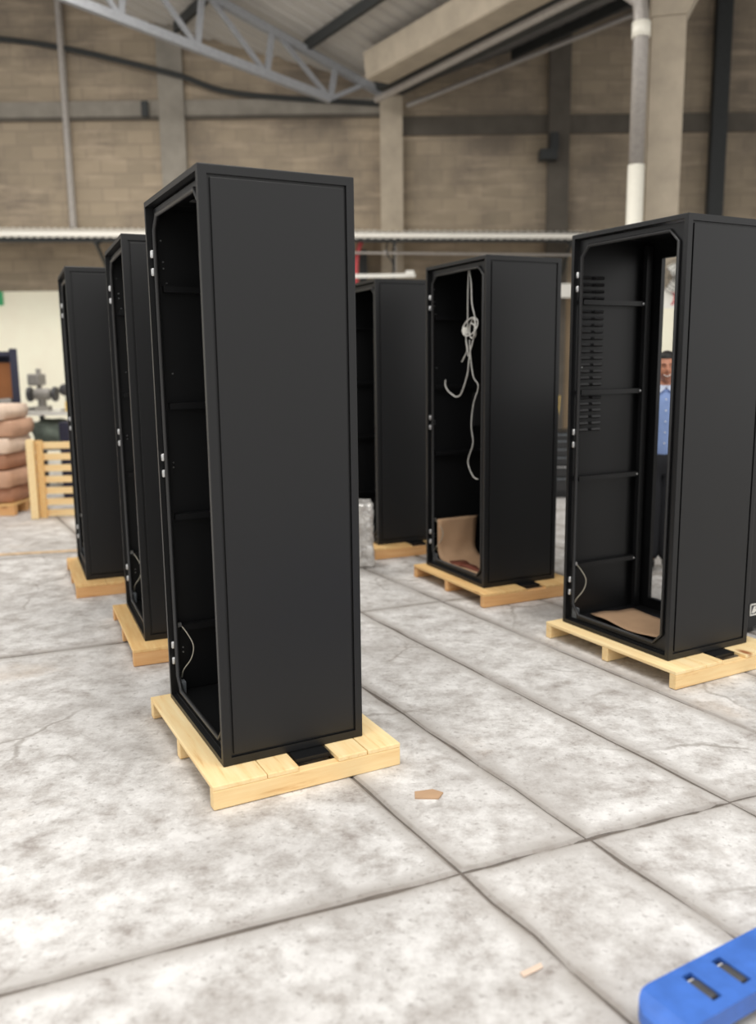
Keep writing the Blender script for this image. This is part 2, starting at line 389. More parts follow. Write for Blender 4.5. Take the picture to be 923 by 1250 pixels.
def truss(L, sign, lab, n=7, T=9.5):
    th = thing('roof_truss', lab, 'truss', gp(L, 0, 0)[:2]+(0,), 0, 'steel roof trusses')
    o = Vector(gp(L, 0, 0))
    def q(t, z): return Vector(gp(L, t*sign, z))-o
    top = lambda t: 5.46+.305*t
    bot = lambda t: 5.11+.175*t
    MB().beam(q(.0, top(0)), q(T, top(T)), .10, .10).build('top_chord', 'truss', th)
    MB().beam(q(.95, bot(.95)), q(T, bot(T)), .09, .11).build('bottom_chord', 'truss', th)
    ts = [.95+k*1.0 for k in range(9)]
    for k, t in enumerate(ts):
        if t > T: break
        MB().beam(q(t, bot(t)), q(t-.1, top(t-.1)), .07, .07).build('web_member', 'truss', th)
        if t+1.0 <= T: MB().beam(q(t, bot(t)), q(t+.82, top(t+.82)), .05, .06).build('web_member', 'truss', th)
    MB().beam(q(.95, bot(.95)), q(.35, top(.35)), .06, .06).build('web_member', 'truss', th)
    MB().beam(q(.0, top(0)-.05), q(.55, 5.05), .05, .05).build('web_member', 'truss', th) if False else None
    return th
truss(.12, 1, 'gray lattice steel roof truss at top left, rising away from the pale concrete beam')
# concrete column carrying the gutter, with rain pipe
cx, cy = 3.0, 9.3; crz = radians(-14)
cc = thing('concrete_column', 'tall pale concrete column behind the right-hand enclosure', 'column', (2.97, 9.4, 0), crz)
B(-.165, .175, -.2, .2, 0, 2.2).build('base', 'cream', cc, label='cream painted column foot', bevel=.015)
B(-.165, .175, -.2, .2, 2.2, 4.82).build('shaft', 'conc_light', cc, bevel=.015)
cb = MB(); cb.v = [(x, y, z) for z, e in ((4.82, 0), (5.2, .2), (5.455, .2)) for x, y in ((-.165, -.2), (.175+e, -.2), (.175+e, .2), (-.165, .2))]
cb.f = [[i+k*4, (i+1) % 4+k*4, (i+1) % 4+4+k*4, i+4+k*4] for k in range(2) for i in range(4)]+[[3, 2, 1, 0], [8, 9, 10, 11]]; cb.mi = [0]*10
cb.build('corbel', 'conc_light', cc)
dp = thing('rain_pipe', 'rain pipe down the left of the concrete column, white below and gray above', 'pipe', (2.66, 9.22, 0))
MB().tube([(0, 0, 0), (0, 0, 3.42)], .084, 14).build('lower_pipe', 'pvc', dp, True)
MB().tube([(0, 0, 3.42), (0, 0, 4.75), (-.02, 0, 4.95), (-.14, .02, 5.05)], .078, 14).build('upper_pipe', 'gal', dp, True)
MB().tube([(0, 0, 4.62), (0, 0, 4.76)], .092, 14).build('pipe_joint', 'pvc', dp, True)
tag(MB().tube([(.5, 13.7, 5.25), (4.6, 13.7, 6.75)], .035, 8).build('tie_bar', 'gal'), 'thin gray bar slanting up the back wall along the dark roof edge', 'bar')
tag(MB().tube([gp(.35, .3, 5.30), gp(8, .34, 5.32)], .05, 8).build('roof_pipe', 'gal'), 'gray pipe running under the roof alongside the pale concrete beam', 'pipe')
fan = thing('wall_fan', 'round wire-guard fan mounted on the column, seen through the right-hand enclosure', 'fan', (3.12, 9.2, 2.30), crz)
for k in range(5): MB().tube([(.035*(k+1)*cos(a*pi/12), -.14-.05*cos(k*.3), .035*(k+1)*sin(a*pi/12)) for a in range(24)], .004, 5, closed=True).build('guard_ring', 'dark_gray', fan)
for k in range(10): MB().tube([(0, -.19, 0), (.175*cos(k*pi/5), -.14, .175*sin(k*pi/5))], .002, 4).build('guard_wire', 'dark_gray', fan)
MB().lathe([(.02, -.17), (.05, -.16), (.05, -.06)], n=14, axis='Y').build('motor', 'gray', fan, True)
for k in range(3):
    w = k*2*pi/3; MB().beam((.04*cos(w), -.13, .04*sin(w)), (.15*cos(w), -.12, .15*sin(w)), .09, .004, ref=(.25, -1, .1)).build('blade', 'white', fan)
MB().tube([(0, -.07, 0), (0, .02, -.12), (-.05, .03, -.12)], .018, 8).build('bracket', 'dark_gray', fan)
rs = thing('wall_sign', 'small white sign with a red curved mark on the cream column', 'sign', (3.045, 9.185, 2.0), crz)
B(-.07, .09, -.012, 0, 0, .2).build('panel', 'white', rs)
MB().tube([(-.0+.05*cos(a), -.013, .1+.07*sin(a)) for a in [(-1.2+.24*k) for k in range(11)]], .011, 6).build('red_mark', 'red', rs)
# ------------------------------------------------------------------ lean-to canopy along the wall and what hangs under it
cn = thing('canopy_roof', 'white corrugated lean-to roof along the back wall', 'canopy', (0, 12.8, 0))
cv = MB(); pr = None
for k in range(0, 361):
    x = -13+k*.054; h = .009*(1 if k % 2 else -1); zf = 3.245-.015*x; zb = 3.52-.018*x
    i0 = len(cv.v); cv.v += [(x, 0, zf+h), (x, 1.17, zb+h), (x, 0, zf+h-.012), (x, 1.17, zb+h-.012)]
    if pr is not None: cv.f += [[pr, i0, i0+1, pr+1], [pr+2, pr+3, i0+3, i0+2], [pr, pr+2, i0+2, i0], [pr+1, i0+1, i0+3, pr+3]]; cv.mi += [0]*4
    pr = i0
cv.build('sheet', 'white_sheet', cn)
fs_ = MB(); fs_.beam((-13, -.012, 3.475), (6.4, -.012, 3.18), .012, .055); fs_.build('fascia', 'white_sheet', cn, label='flat white edge strip')
for yy in (.08, .6): MB().beam((-13, yy, 3.36+yy*.27), (6.4, yy, 3.13+yy*.26), .05, .07).build('purlin', 'dark_steel', cn)
for x in (-9, -6.5, -4, -1.5, .28, 2.82, 5): MB().beam((x, .08, 3.19-.012*x), (x, 1.0, 2.62), .04, .04).beam((x, .05, 3.17-.012*x), (x, 1.1, 3.42-.018*x), .04, .05).build('bracket', 'dark_steel', cn)
cu = thing('conduit_run', 'thin pale conduit with a round joint under the white canopy', 'conduit', (0, 13, 0))
MB().tube([(-3, 0, 3.12), (3.6, 0, 2.98)], .018, 8).build('pipe', 'gal', cu, True); MB().lathe([(.04, -.02), (.05, 0), (.04, .02)], (.15, 0, 3.055), 12, 'X').build('joint_box', 'gal', cu)
MB().tube(spline([(.2, 0, 3.3), (.17, -.02, 3.06), (.26, 0, 2.9), (.27, 0, 2.6)]), .012, 6).build('hanging_cable', 'dark_steel', cu)
tag(MB().tube(spline([(-.18, 13.1, 3.28), (-.23, 13.12, 3.15), (-.27, 13.12, 2.98), (-.28, 13.12, 2.7), (-.28, 13.12, 1.2)]), .035, 8).build('hose', 'red'), 'red hose hanging under the canopy right of the nearest enclosure', 'hose')
tag(B(-.24, -.12, 13.75, 13.97, 2.0, 3.2).build('wall_box', 'dark_steel'), 'tall dark box on the wall behind the red hose', 'box')
bt = thing('batten_lamp', 'long thin white batten lamp hanging behind the top of the farthest middle enclosure', 'lamp', (0, 12.9, 2.70))
B(-.9, .58, -.03, .03, 0, .05).build('body', 'white', bt); B(.44, .56, -.05, .05, .03, .09).build('end_cap', 'white', bt)
for x in (-.7, .3): MB().tube([(x, 0, .05), (x, 0, .55)], .006, 5).build('rod', 'gal', bt)
bl = thing('wall_lamp', 'white box lamp on the back wall between the two right-hand enclosures', 'lamp', (2.82, 13.3, 2.42))
B(-.2, .2, 0, .12, 0, .2).build('body', 'white', bl); B(-.17, .17, .12, .58, .06, .14).build('arm', 'white', bl)
# ------------------------------------------------------------------ black enclosures
DX, WD, HT = .54, .74, 2.0
def enclosure_frame():
    bm = bmesh.new(); bmesh.ops.create_cube(bm, size=1)
    for v in bm.verts: v.co = Vector(((v.co.x+.5)*DX, (v.co.y+.5)*WD, (v.co.z+.5)*HT))
    bmesh.ops.bevel(bm, geom=bm.edges[:], offset=.004, segments=2, profile=.6, affect='EDGES')
    def face(n):
        bm.faces.ensure_lookup_table(); bm.normal_update()
        return max((f for f in bm.faces if f.normal.dot(Vector(n)) > .99), key=lambda f: f.calc_area())
    for n in ((0, -1, 0), (0, 1, 0)):
        f = face(n); bmesh.ops.inset_region(bm, faces=[f], thickness=.036)
        r = bmesh.ops.extrude_discrete_faces(bm, faces=[f])
        g = r['faces'][0]; bmesh.ops.translate(bm, verts=g.verts, vec=(0, -n[1]*.009, 0))
    f = face((-1, 0, 0)); bmesh.ops.inset_region(bm, faces=[f], thickness=.024)
    g = bmesh.ops.extrude_discrete_faces(bm, faces=[f])['faces'][0]; bmesh.ops.translate(bm, verts=g.verts, vec=(.034, 0, 0)); bm.faces.remove(g)
    f = face((1, 0, 0)); bmesh.ops.inset_region(bm, faces=[f], thickness=.09)
    for v in f.verts:
        v.co.y = .115 if v.co.y < WD/2 else WD-.108; v.co.z = .085 if v.co.z < 1 else HT-.098
    g = bmesh.ops.extrude_discrete_faces(bm, faces=[f])['faces'][0]; bmesh.ops.translate(bm, verts=g.verts, vec=(-.025, 0, 0)); bm.faces.remove(g)
    me = bpy.data.meshes.new('frame'); bm.to_mesh(me); bm.free(); me.materials.append(M['black']); return me
def octo(u0, u1, z0, z1, c): return [(u0+c, z0), (u1-c, z0), (u1, z0+c), (u1, z1-c), (u1-c, z1), (u0+c, z1), (u0, z1-c), (u0, z0+c)]
def enclosure(label, loc, rz):
    e = thing('enclosure', label, 'cabinet', loc, rz, 'black steel enclosures on pallets')
    link('frame', enclosure_frame(), e)
    # front flange with chamfered opening
    o = octo(.028, WD-.028, .028, HT-.028, .002); i = octo(.068, WD-.052, .055, HT-.058, .05)
    fl = MB()
    for x in (.030, .034): fl.v += [(x, a, b) for a, b in o]+[(x, a, b) for a, b in i]
    for k in range(8):
        k2 = (k+1) % 8; fl.f += [[k, k2, 8+k2, 8+k], [16+k, 24+k, 24+k2, 16+k2], [8+k, 8+k2, 24+k2, 24+k]]; fl.mi += [0]*3
    fo = fl.build('front_flange', 'black', e)
    MB().tube([(.024, a, b) for a, b in i], .009, 8, closed=True).build('rolled_edge', 'black_lighter', fo, True)  # bead coloured lighter than the frame for the light it catches
    for y0, y1 in ((.0, .007), (WD-.007, WD)):
        B(.0398, DX-.0398, y0, y1, .0398, HT-.0398).build('side_panel', 'black', e, bevel=.0015)
    B(.02, DX-.02, .012, WD-.012, .004, .028).build('base_plate', 'black', e)
    B(DX-.032, DX-.028, .08, WD-.08, .08, HT-.08).build('rear_panel', 'black', e)
    for y0 in (.03, WD-.055):
        B(.465, .505, y0, y0+.025, .03, HT-.03).build('rear_post', 'black', e)
    for z in (.307, .774, 1.222, 1.675):
        for ys in ((WD-.045, WD-.012), (.012, .045)):
            rb = B(.05, .47, ys[0], ys[1], z-.012, z+.012).build('mounting_rail', 'black', e)
            yy = ys[0]-.003 if ys[0] > .3 else ys[1]+.003
            MB().lathe([(.005, -.003), (.005, .003)], (.455, yy, z), 8, 'Y').build('bolt', 'steel', rb)
    for z in (1.805, 1.738, 1.02, .955, .238, .17):
        MB().lathe([(.007, 0), (.009, .004), (.009, .026), (.007, .03)], (.016, WD-.034, z-.015), 10).build('hinge_pin', 'steel', e, True)
    for (v, z) in ((.06, 1.78), (.06, 1.755), (.07, 1.70), (.055, 1.86), (.075, 1.35), (.06, .995), (.06, .975), (.085, .78), (.06, .215), (.06, .195)):
        MB().lathe([(.0035, -.003), (.0035, .002)], (v, WD-.014, z), 6, 'Y').build('screw', 'steel', e)
    gw = MB().tube(spline([(.045, .70, .325), (.07, .68, .285), (.088, .662, .235), (.078, .668, .18), (.05, .69, .13), (.045, .71, .09)]), .0028, 6).build('ground_wire', 'wire', e, True)
    B(.035, .05, .69, .706, .315, .332).build('wire_lug', 'steel', gw)
    B(.03, .05, .665, .70, .030, .085).build('earth_plate', 'gray_plate', e)
    B(.14, .185, .55, .60, HT-.012, HT-.008).build('roof_glint', 'steel', e);  # small bright strip stands in for a reflection under the roof plate
    B(.245, .375, -.062, WD+.03, -.0175, -.0005).build('gap_bar', 'black', e)  # black bar filling the gap between the deck boards
    return e
PAL = .0855
P = [(-.5476, 2.8158, 27.252), (-1.1948, 4.2319, 22.917), (-1.9232, 5.5313, 23.018), (-.0012, 6.5445, 23.118), (.6487, 5.1999, 25.373), (1.3388, 3.8408, 28.413)]
LAB = ['largest black open-front steel enclosure, nearest the camera left of centre',
       'tall black open-front enclosure directly behind the largest one on the left',
       'leftmost and farthest back black enclosure of the left row, by the cream wall',
       'farthest black enclosure, in the middle, with a foil-wrapped pack at its corner',
       'black enclosure with white cables hanging in its open front',
       'black enclosure at the right edge with a man visible through its open back']
E0 = enclosure(LAB[0], (P[0][0], P[0][1], PAL), radians(P[0][2]))
ENC = [E0]
for k in range(1, 6):
    ENC.append(dup(E0, (P[k][0], P[k][1], PAL), radians(P[k][2]), LAB[k], skip=('rear_panel',) if k == 5 else ()))
lm = None
for cxx in (.055, .14):
    for k in range(24):
        z = 1.80-k*.0335
        if abs(z-1.675) < .02 or abs(z-1.222) < .02: continue
        if lm is None:
            lo = B(0, .06, 0, .012, -.006, .006).build('louver', 'black_lighter', ENC[5], loc=(cxx, WD-.028, z)); lo.rotation_euler.x = radians(-28); lm = lo
        else:
            q = lm.copy(); COL.objects.link(q); q.location = (cxx, WD-.028, z)
B(.36, .44, WD-.038, WD-.012, .95, 1.18).build('hole_strip', 'black_lighter', ENC[4])
# ------------------------------------------------------------------ pallets
def pallet(label, loc, rz):
    p = thing('pallet', label, 'pallet', loc, rz, 'wooden pallets under the enclosures')
    for (a, b) in ((-.075, .1165), (.119, .236), (.385, .499), (.502, .635)):
        w = b-a; B(-w/2, w/2, -.4525, .4525, -.0085, .0085).build('deck_board', 'pineY', p, bevel=.003, loc=((a+b)/2, .3325, .0765))
    for y in (-.1, .335, .765):
        B(-.355, .355, -.02, .02, -.034, .034).build('stringer', 'pineX', p, bevel=.004, loc=(.28, y, .034))
    return p
PLAB = ['new pine pallet under the largest enclosure at the front left', 'amber pine pallet under the second enclosure of the left row',
        'amber pine pallet under the leftmost enclosure, near the yellow floor line', 'amber pine pallet under the farthest middle enclosure, mostly hidden',
        'amber pine pallet under the enclosure with hanging white cables', 'new pine pallet under the right-edge enclosure']
PL = [pallet(PLAB[0], (P[0][0], P[0][1], 0), radians(P[0][2]))]
for k in range(1, 6):
    q = dup(PL[0], (P[k][0], P[k][1], 0), radians(P[k][2]), PLAB[k]); PL.append(q)
    if k in (1, 2, 3, 4):
        for ch in kids(q):
            ch.data = bpy.data.meshes.get(('amber_' + ch.data.name)) or ch.data.copy()
            if not ch.data.name.startswith('amber_'):
                ch.data.name = 'amber_' + ch.data.name
                ch.data.materials[0] = M['pineYo'] if ch.name.startswith('deck') else M['pineXo']
# ------------------------------------------------------------------ things in and by the enclosures
def local(k, n, label, cat): return thing(n, label, cat, (P[k][0], P[k][1], PAL), radians(P[k][2]))
cbun = local(4, 'cable_bundle', 'pale cables with a tied coil hanging inside the open front of the middle-right enclosure', 'cable')
def strand(pts, x=.07, r=.0036): MB().tube(spline([(x+.006*sin(u*40), u, z) for u, z in pts]), r, 6).build('strand', 'cable', cbun, True)
strand([(.312, 1.945), (.325, 1.80), (.327, 1.62), (.35, 1.52), (.335, 1.46), (.365, 1.42), (.39, 1.385)])
strand([(.30, 1.945), (.272, 1.86), (.262, 1.74), (.235, 1.64), (.25, 1.52), (.28, 1.45), (.30, 1.38), (.33, 1.30), (.393, 1.189), (.44, 1.165), (.496, 1.17), (.56, 1.20), (.59, 1.24), (.585, 1.27)], r=.0046)
strand([(.29, 1.52), (.275, 1.42), (.246, 1.294), (.20, 1.235), (.245, 1.12), (.262, .987), (.245, .88), (.298, .776), (.285, .72), (.237, .665), (.195, .655)])
strand([(.345, 1.6), (.33, 1.53), (.30, 1.47), (.29, 1.42)], x=.06)
for k, (cu_, ru, rz_, cz, tl) in enumerate(((.272, .080, .056, 1.60, .25), (.262, .062, .060, 1.588, -.2), (.285, .070, .046, 1.575, .1))):
    c = [(.058+.012*k+.02*sin(a*pi/12+k), cu_+ru*cos(a*pi/12)*cos(tl)-rz_*sin(a*pi/12)*sin(tl), cz+rz_*sin(a*pi/12)*cos(tl)+ru*.4*cos(a*pi/12)*sin(tl)) for a in range(24)]
    MB().tube(c, .0042, 6, closed=True).build('coil_loop', 'cable', cbun, True)
B(.055, .085, .335, .35, 1.56, 1.60).build('cable_tie', 'white', cbun)
ks = local(4, 'kraft_sheet', 'brown kraft sheet standing curled inside the bottom of the cabled enclosure', 'paper')
sh = MB(); prof = spline([(.68, .325), (.682, .2), (.675, .11), (.64, .058), (.56, .040), (.45, .038), (.30, .036), (.16, .038)], 4); nv = 8
for j, (u, z) in enumerate([(q[0], q[1]) for q in [Vector((a.x, a.y)) for a in [Vector((x[0], x[1], 0)) for x in prof]]]):
    for k in range(nv+1):
        v = .055+(.375-.055-.05*max(0, .5-abs(j-8)/14))*k/nv; sh.v.append((v, u-.004*sin(k*1.3+j*.4), z+.003*abs(sin(k*.9+j))))
nj = len(prof)
for j in range(nj-1):
    for k in range(nv): a = j*(nv+1)+k; sh.f.append([a, a+1, a+nv+2, a+nv+1]); sh.mi.append(0)
o = sh.build('sheet', 'kraft', ks, True); o.modifiers.new('thick', 'SOLIDIFY').thickness = .003
fd = MB()
for k in range(9): fd.v += [(.09+.05*sin(k*.7)*.3, .16+.05*k, .048+.008*sin(k*1.7)), (.14+.012*k*.5, .15+.05*k, .042+.014*abs(sin(k*1.1)))]
for k in range(8): fd.f.append([2*k, 2*k+1, 2*k+3, 2*k+2]); fd.mi.append(0)
o = fd.build('torn_flap', 'maroon', ks, True, label='red-brown torn flap'); o.modifiers.new('thick', 'SOLIDIFY').thickness = .006
k2 = local(5, 'kraft_sheet', 'flat brown kraft sheet lying on the floor of the right-edge enclosure', 'paper')
s2 = MB(); A, Bc, C_, D_ = Vector((.15, .69)), Vector((.41, .635)), Vector((.38, .12)), Vector((.10, .17)); n = 8
for j in range(n+1):
    for k in range(n+1):
        a, b = j/n, k/n; q = (A*(1-a)+Bc*a)*(1-b)+(D_*(1-a)+C_*a)*b
        q.x += (-.035*sin(b*pi*1.2)*(1-a)); z = .034+.022*(1-a)*abs(sin(b*2.6))*(.6+.4*sin(b*7))+.006*sin(a*5+b*4)**2
        s2.v.append((q.x, q.y, z))
for j in range(n):
    for k in range(n): a = j*(n+1)+k; s2.f.append([a, a+1, a+n+2, a+n+1]); s2.mi.append(0)
o = s2.build('sheet', 'kraft', k2, True); o.modifiers.new('thick', 'SOLIDIFY').thickness = .003
def lumpy(name, sx, sy, sz, amp, fr, mat, seg=10, seed=0, rnd=.2):
    bm = bmesh.new(); bmesh.ops.create_cube(bm, size=1); bmesh.ops.subdivide_edges(bm, edges=bm.edges[:], cuts=seg, use_grid_fill=True)
    for v in bm.verts:
        c = v.co.copy(); r = c.normalized()*.62; c = c*(1-rnd)+r*rnd
        p = Vector((c.x*sx, c.y*sy, (c.z+.5)*sz)); d = noise.noise(p*fr+Vector((seed, 0, 0)))*amp
        q = p+c.normalized()*d; q.z = max(q.z, 0); v.co = q
    me = bpy.data.meshes.new(name); bm.to_mesh(me); bm.free(); me.materials.append(M[mat]); me.polygons.foreach_set('use_smooth', [True]*len(me.polygons)); return me
fo = link('foil_pack', lumpy('foil_pack', .30, .25, .47, .014, 22, 'foil', 24, 3, .03)); fo.location = (-.195, 6.25, 0); fo.rotation_euler.z = radians(6)
tag(fo, 'silver bubble-foil wrapped pack standing on the floor beside the middle enclosure', 'package')
# black rack at the right edge with badge
rk = thing('steel_rack', 'black steel rack with a small badge at the right edge of the photo', 'cabinet', (1.985, 4.50, 0), radians(28))
B(.0, .6, 0, .5, .03, 1.25).build('body', 'black', rk, bevel=.004)
for (x, y) in ((.05, .05), (.55, .05), (.05, .45), (.55, .45)): B(x-.03, x+.03, y-.03, y+.03, 0, .03).build('foot', 'black', rk)
bd = B(.012, .14, -.006, 0, .10, .165).build('badge', 'dark_gray', rk, label='white-framed badge with a slanted white mark')
B(.012, .14, -.009, -.006, .158, .165).box(.012, .14, -.009, -.006, .10, .107).box(.012, .018, -.009, -.006, .10, .165).box(.134, .14, -.009, -.006, .10, .165).build('badge_border', 'white', bd)
mk = MB(); mk.v = [(x, y, z) for y in (-.009, -.006) for x, z in ((.026, .114), (.05, .114), (.066, .132), (.05, .136), (.06, .150), (.044, .150), (.034, .134))]
mk.f = [list(range(7)), list(range(13, 6, -1))]+[[i, (i+1) % 7, 7+(i+1) % 7, 7+i] for i in range(7)]; mk.mi = [0]*9; mk.build('badge_mark', 'white', bd)
# black drawer cabinet in the gap between the right enclosures
dc = thing('drawer_cabinet', 'black drawer cabinet on the floor seen in the gap between the right enclosures', 'cabinet', (1.55, 9.33, 0))
B(0, .85, .02, .5, .04, .72).build('body', 'black', dc)
B(.02, .83, .04, .48, 0, .04).build('plinth', 'black', dc)
for k, z in enumerate((.64, .55, .46, .37, .24, .08)):
    h = (.70-.64) if k == 0 else (.08 if k < 4 else .11 if k == 4 else .14)
    d = B(.02, .83, 0, .02, z, z+h).build('drawer', 'black_lighter', dc)
    B(.05, .80, -.02, 0, z+h-.014, z+h-.004).build('handle', 'steel' if k == 4 else 'gray_plate', d)
wb = thing('water_bottle', 'blue bottle standing on the black drawer cabinet', 'bottle', (1.86, 9.5, .72))
MB().lathe([(.055, 0), (.06, .02), (.06, .26), (.03, .32), (.025, .34)], n=16).build('body', 'water', wb, True); MB().lathe([(.028, .34), (.028, .37)], n=12).build('cap', 'white', wb)
dl = thing('desk_lamp', 'black lamp with thin post on the black drawer cabinet', 'lamp', (1.90, 9.62, .72))
MB().lathe([(.06, 0), (.06, .015), (.012, .03)], n=16).build('base', 'black', dl); MB().tube([(0, 0, .02), (0, 0, .5)], .014, 8).build('post', 'black', dl); B(-.06, .07, -.05, .05, .45, .53).build('head', 'black', dl)
tag(MB().tube(spline([(2.02, 9.62, 1.1), (2.01, 9.6, .95), (1.98, 9.58, .82), (1.93, 9.42, .727), (1.80, 9.40, .727)]), .006, 6).build('cord', 'yellow'), 'pale yellow cord trailing onto the black drawer cabinet', 'cord')
# ------------------------------------------------------------------ left background: pallet, sacks, bench, shelf
sp = thing('standing_pallet', 'light wooden pallet stood on its edge at the left, slats level', 'pallet', (-3.15, 8.46, 0), radians(6))
for x, w in ((-.235, .07), (.24, .07), (.7, .07)): B(x-w/2, x+w/2, -.05, .03, 0, .78).build('stringer', 'pineY', sp, bevel=.004)
for k in range(7): B(-.25, .74, .03, .05, .012+k*.112, .078+k*.112).build('slat', 'pineX', sp, bevel=.003)
B(-.19, -.13, .0, .03, 0, .77).build('batten', 'pineYo', sp)
bp_ = thing('low_pallet', 'dusty wooden pallet under the stack of brown sacks', 'pallet', (-4.17, 8.95, 0), 0)
for y in (-.3, 0, .3): B(-.5, .5, y-.04, y+.04, 0, .10).build('stringer', 'pineXo', bp_)
for k in range(6): B(-.5+k*.172, -.5+k*.172+.14, -.36, .36, .10, .12).build('deck_board', 'pineYo', bp_)
zz = .12
for k, (mt, h, nm) in enumerate((('sack3', .16, 'dark brown paper sack, lowest in the stack at the left edge'), ('sack', .17, 'brown paper sack second from the bottom of the left stack'), ('sack3', .16, 'red-brown paper sack in the middle of the left stack'),
                                 ('sack2', .16, 'pale paper sack just under the top sack of the left stack'), ('sack', .17, 'tan paper sack fourth up in the left stack'), ('sack2', .15, 'pale brown paper sack on top of the left stack'))):
    o = link('paper_sack', lumpy('paper_sack', .98, .68, h-.003, .012, 5, mt, 8, k*9, .22)); o.location = (-4.17+.03*sin(k*2), 8.95+.02*cos(k*3), zz); o.rotation_euler.z = .06*sin(k*5); zz += h+.004
    tag(o, nm, 'sack', 'brown paper sacks on the left pallet')
for o in COL.objects:
    if o.get('category') == 'sack' and 'fourth' in o['label']: o['label'] = 'tan paper sack second from the top of the left stack'
    if o.get('category') == 'sack' and 'just under' in o['label']: o['label'] = 'pale paper sack third from the top of the left stack'
wbn = thing('workbench', 'workbench with a white top against the cream wall at the left', 'table', (-3.72, 10.55, 0))
B(-.5, .75, -.35, .35, .92, .96).build('tabletop', 'white', wbn); B(-.47, .71, -.3, .3, .50, .53).build('lower_shelf', 'gray', wbn)
for (x, y) in ((-.46, -.3), (.71, -.3), (-.46, .3), (.71, .3)): B(x-.025, x+.025, y-.025, y+.025, 0, .92).build('leg', 'dark_gray', wbn)
gd = thing('bench_grinder', 'gray bench grinder on the white workbench', 'tool', (-3.98, 10.4, .96))
B(-.08, .08, -.06, .06, 0, .06).build('base', 'gray', gd); MB().lathe([(.05, -.1), (.07, -.08), (.07, .08), (.05, .1)], (0, 0, .2), 16, 'X').build('motor', 'gray', gd, True)
B(-.03, .03, -.03, .03, .05, .15).build('neck', 'gray', gd)
for x in (-.15, .15): MB().lathe([(.085, -.02), (.09, 0), (.085, .02)], (x, 0, .2), 18, 'X').build('wheel', 'dark_gray', gd)
df = thing('desk_fan', 'small dark round fan on a stand on the white workbench', 'fan', (-3.70, 10.4, .96))
MB().lathe([(.08, 0), (.08, .015), (.015, .03)], n=16).build('base', 'gray', df); MB().tube([(0, 0, .02), (0, 0, .2)], .012, 8).build('post', 'gray', df)
MB().lathe([(.03, -.05), (.07, -.04), (.07, .03), (.03, .05)], (0, 0, .25), 18, 'Y').build('head', 'dark_gray', df, True)
dm = thing('drill_press', 'pale gray machine on the left end of the white workbench', 'tool', (-4.12, 10.62, .96))
B(-.1, .1, -.12, .12, 0, .04).build('base', 'gray', dm); MB().tube([(0, .06, .04), (0, .06, .5)], .03, 10).build('post', 'gray', dm); B(-.07, .07, -.14, .12, .30, .44).build('head', 'gray', dm, bevel=.02); B(-.09, .09, -.12, .04, .14, .17).build('work_table', 'gray', dm)
tag(B(-.07, .09, -.08, .08, 0, .12).build('yellow_box', 'yellow', loc=(-3.60, 10.32, .96), bevel=.01), 'yellow box at the right end of the white workbench', 'box')
o = link('cloth_bundle', lumpy('cloth_bundle', .34, .4, .30, .06, 6, 'green_gray', 10, 4, .4)); o.location = (-3.92, 10.45, .53); tag(o, 'gray-green cloth bundle on the shelf of the workbench', 'cloth')
o = link('cardboard_roll', lumpy('cardboard_roll', .26, .3, .2, .02, 6, 'carton', 6, 8, .1)); o.location = (-3.6, 10.45, .53); tag(o, 'brown carton on the workbench shelf right of the cloth bundle', 'box')
nc = thing('tool_chest', 'dark navy tool chest on the floor in front of the workbench', 'cabinet', (-3.27, 9.5, 0))
B(-.22, .35, 0, .26, .03, .88).build('body', 'navy', nc, bevel=.01)
for z in (.1, .36, .62): d = B(-.2, .33, -.014, 0, z, z+.22).build('drawer', 'navy', nc); B(-.05, .18, -.03, -.014, z+.17, z+.19).build('handle', 'gray_plate', d)
for x in (-.16, .29): B(x-.03, x+.03, .05, .21, 0, .03).build('foot', 'dark_gray', nc)
su = thing('shelf_unit', 'navy steel shelf unit at the left edge holding a brown carton', 'shelf', (-4.46, 9.62, 0), radians(23))
for (x, y) in ((-.45, -.2), (.45, -.2), (-.45, .25), (.45, .25)): B(x-.04, x+.04, y-.03, y+.03, 0, 1.68).build('post', 'navy', su)
for z in (.3, .92, 1.60): B(-.45, .45, -.2, .25, z, z+.05).build('shelf', 'navy', su)
B(-.45, .45, .22, .25, .3, 1.62).build('back_panel', 'navy', su)
cx_ = thing('carton', 'large brown carton on the navy shelf unit', 'box', (-4.49, 9.68, .97), radians(23)); B(-.33, .42, -.12, .12, 0, .56).build('body', 'carton', cx_); B(-.33, .42, -.01, .01, .56, .563).build('tape', 'kraft', cx_)
o = link('gray_bag', lumpy('gray_bag', .16, .12, .17, .02, 8, 'gray', 8, 5, .5)); o.location = (-4.10, 9.62, .97); tag(o, 'pale gray bag in front of the brown carton', 'bag')
o = link('dark_bag', lumpy('dark_bag', .20, .12, .13, .03, 8, 'green_gray', 8, 7, .5)); o.location = (-4.30, 9.53, .97); tag(o, 'dark green bag left of the pale gray bag on the navy shelf', 'bag')
tag(B(-.12, .12, -.07, .07, 0, .07).build('blue_box', 'blue_dark', loc=(-4.58, 9.40, .97), rz=.4), 'small blue box on the navy shelf at the left edge', 'box')
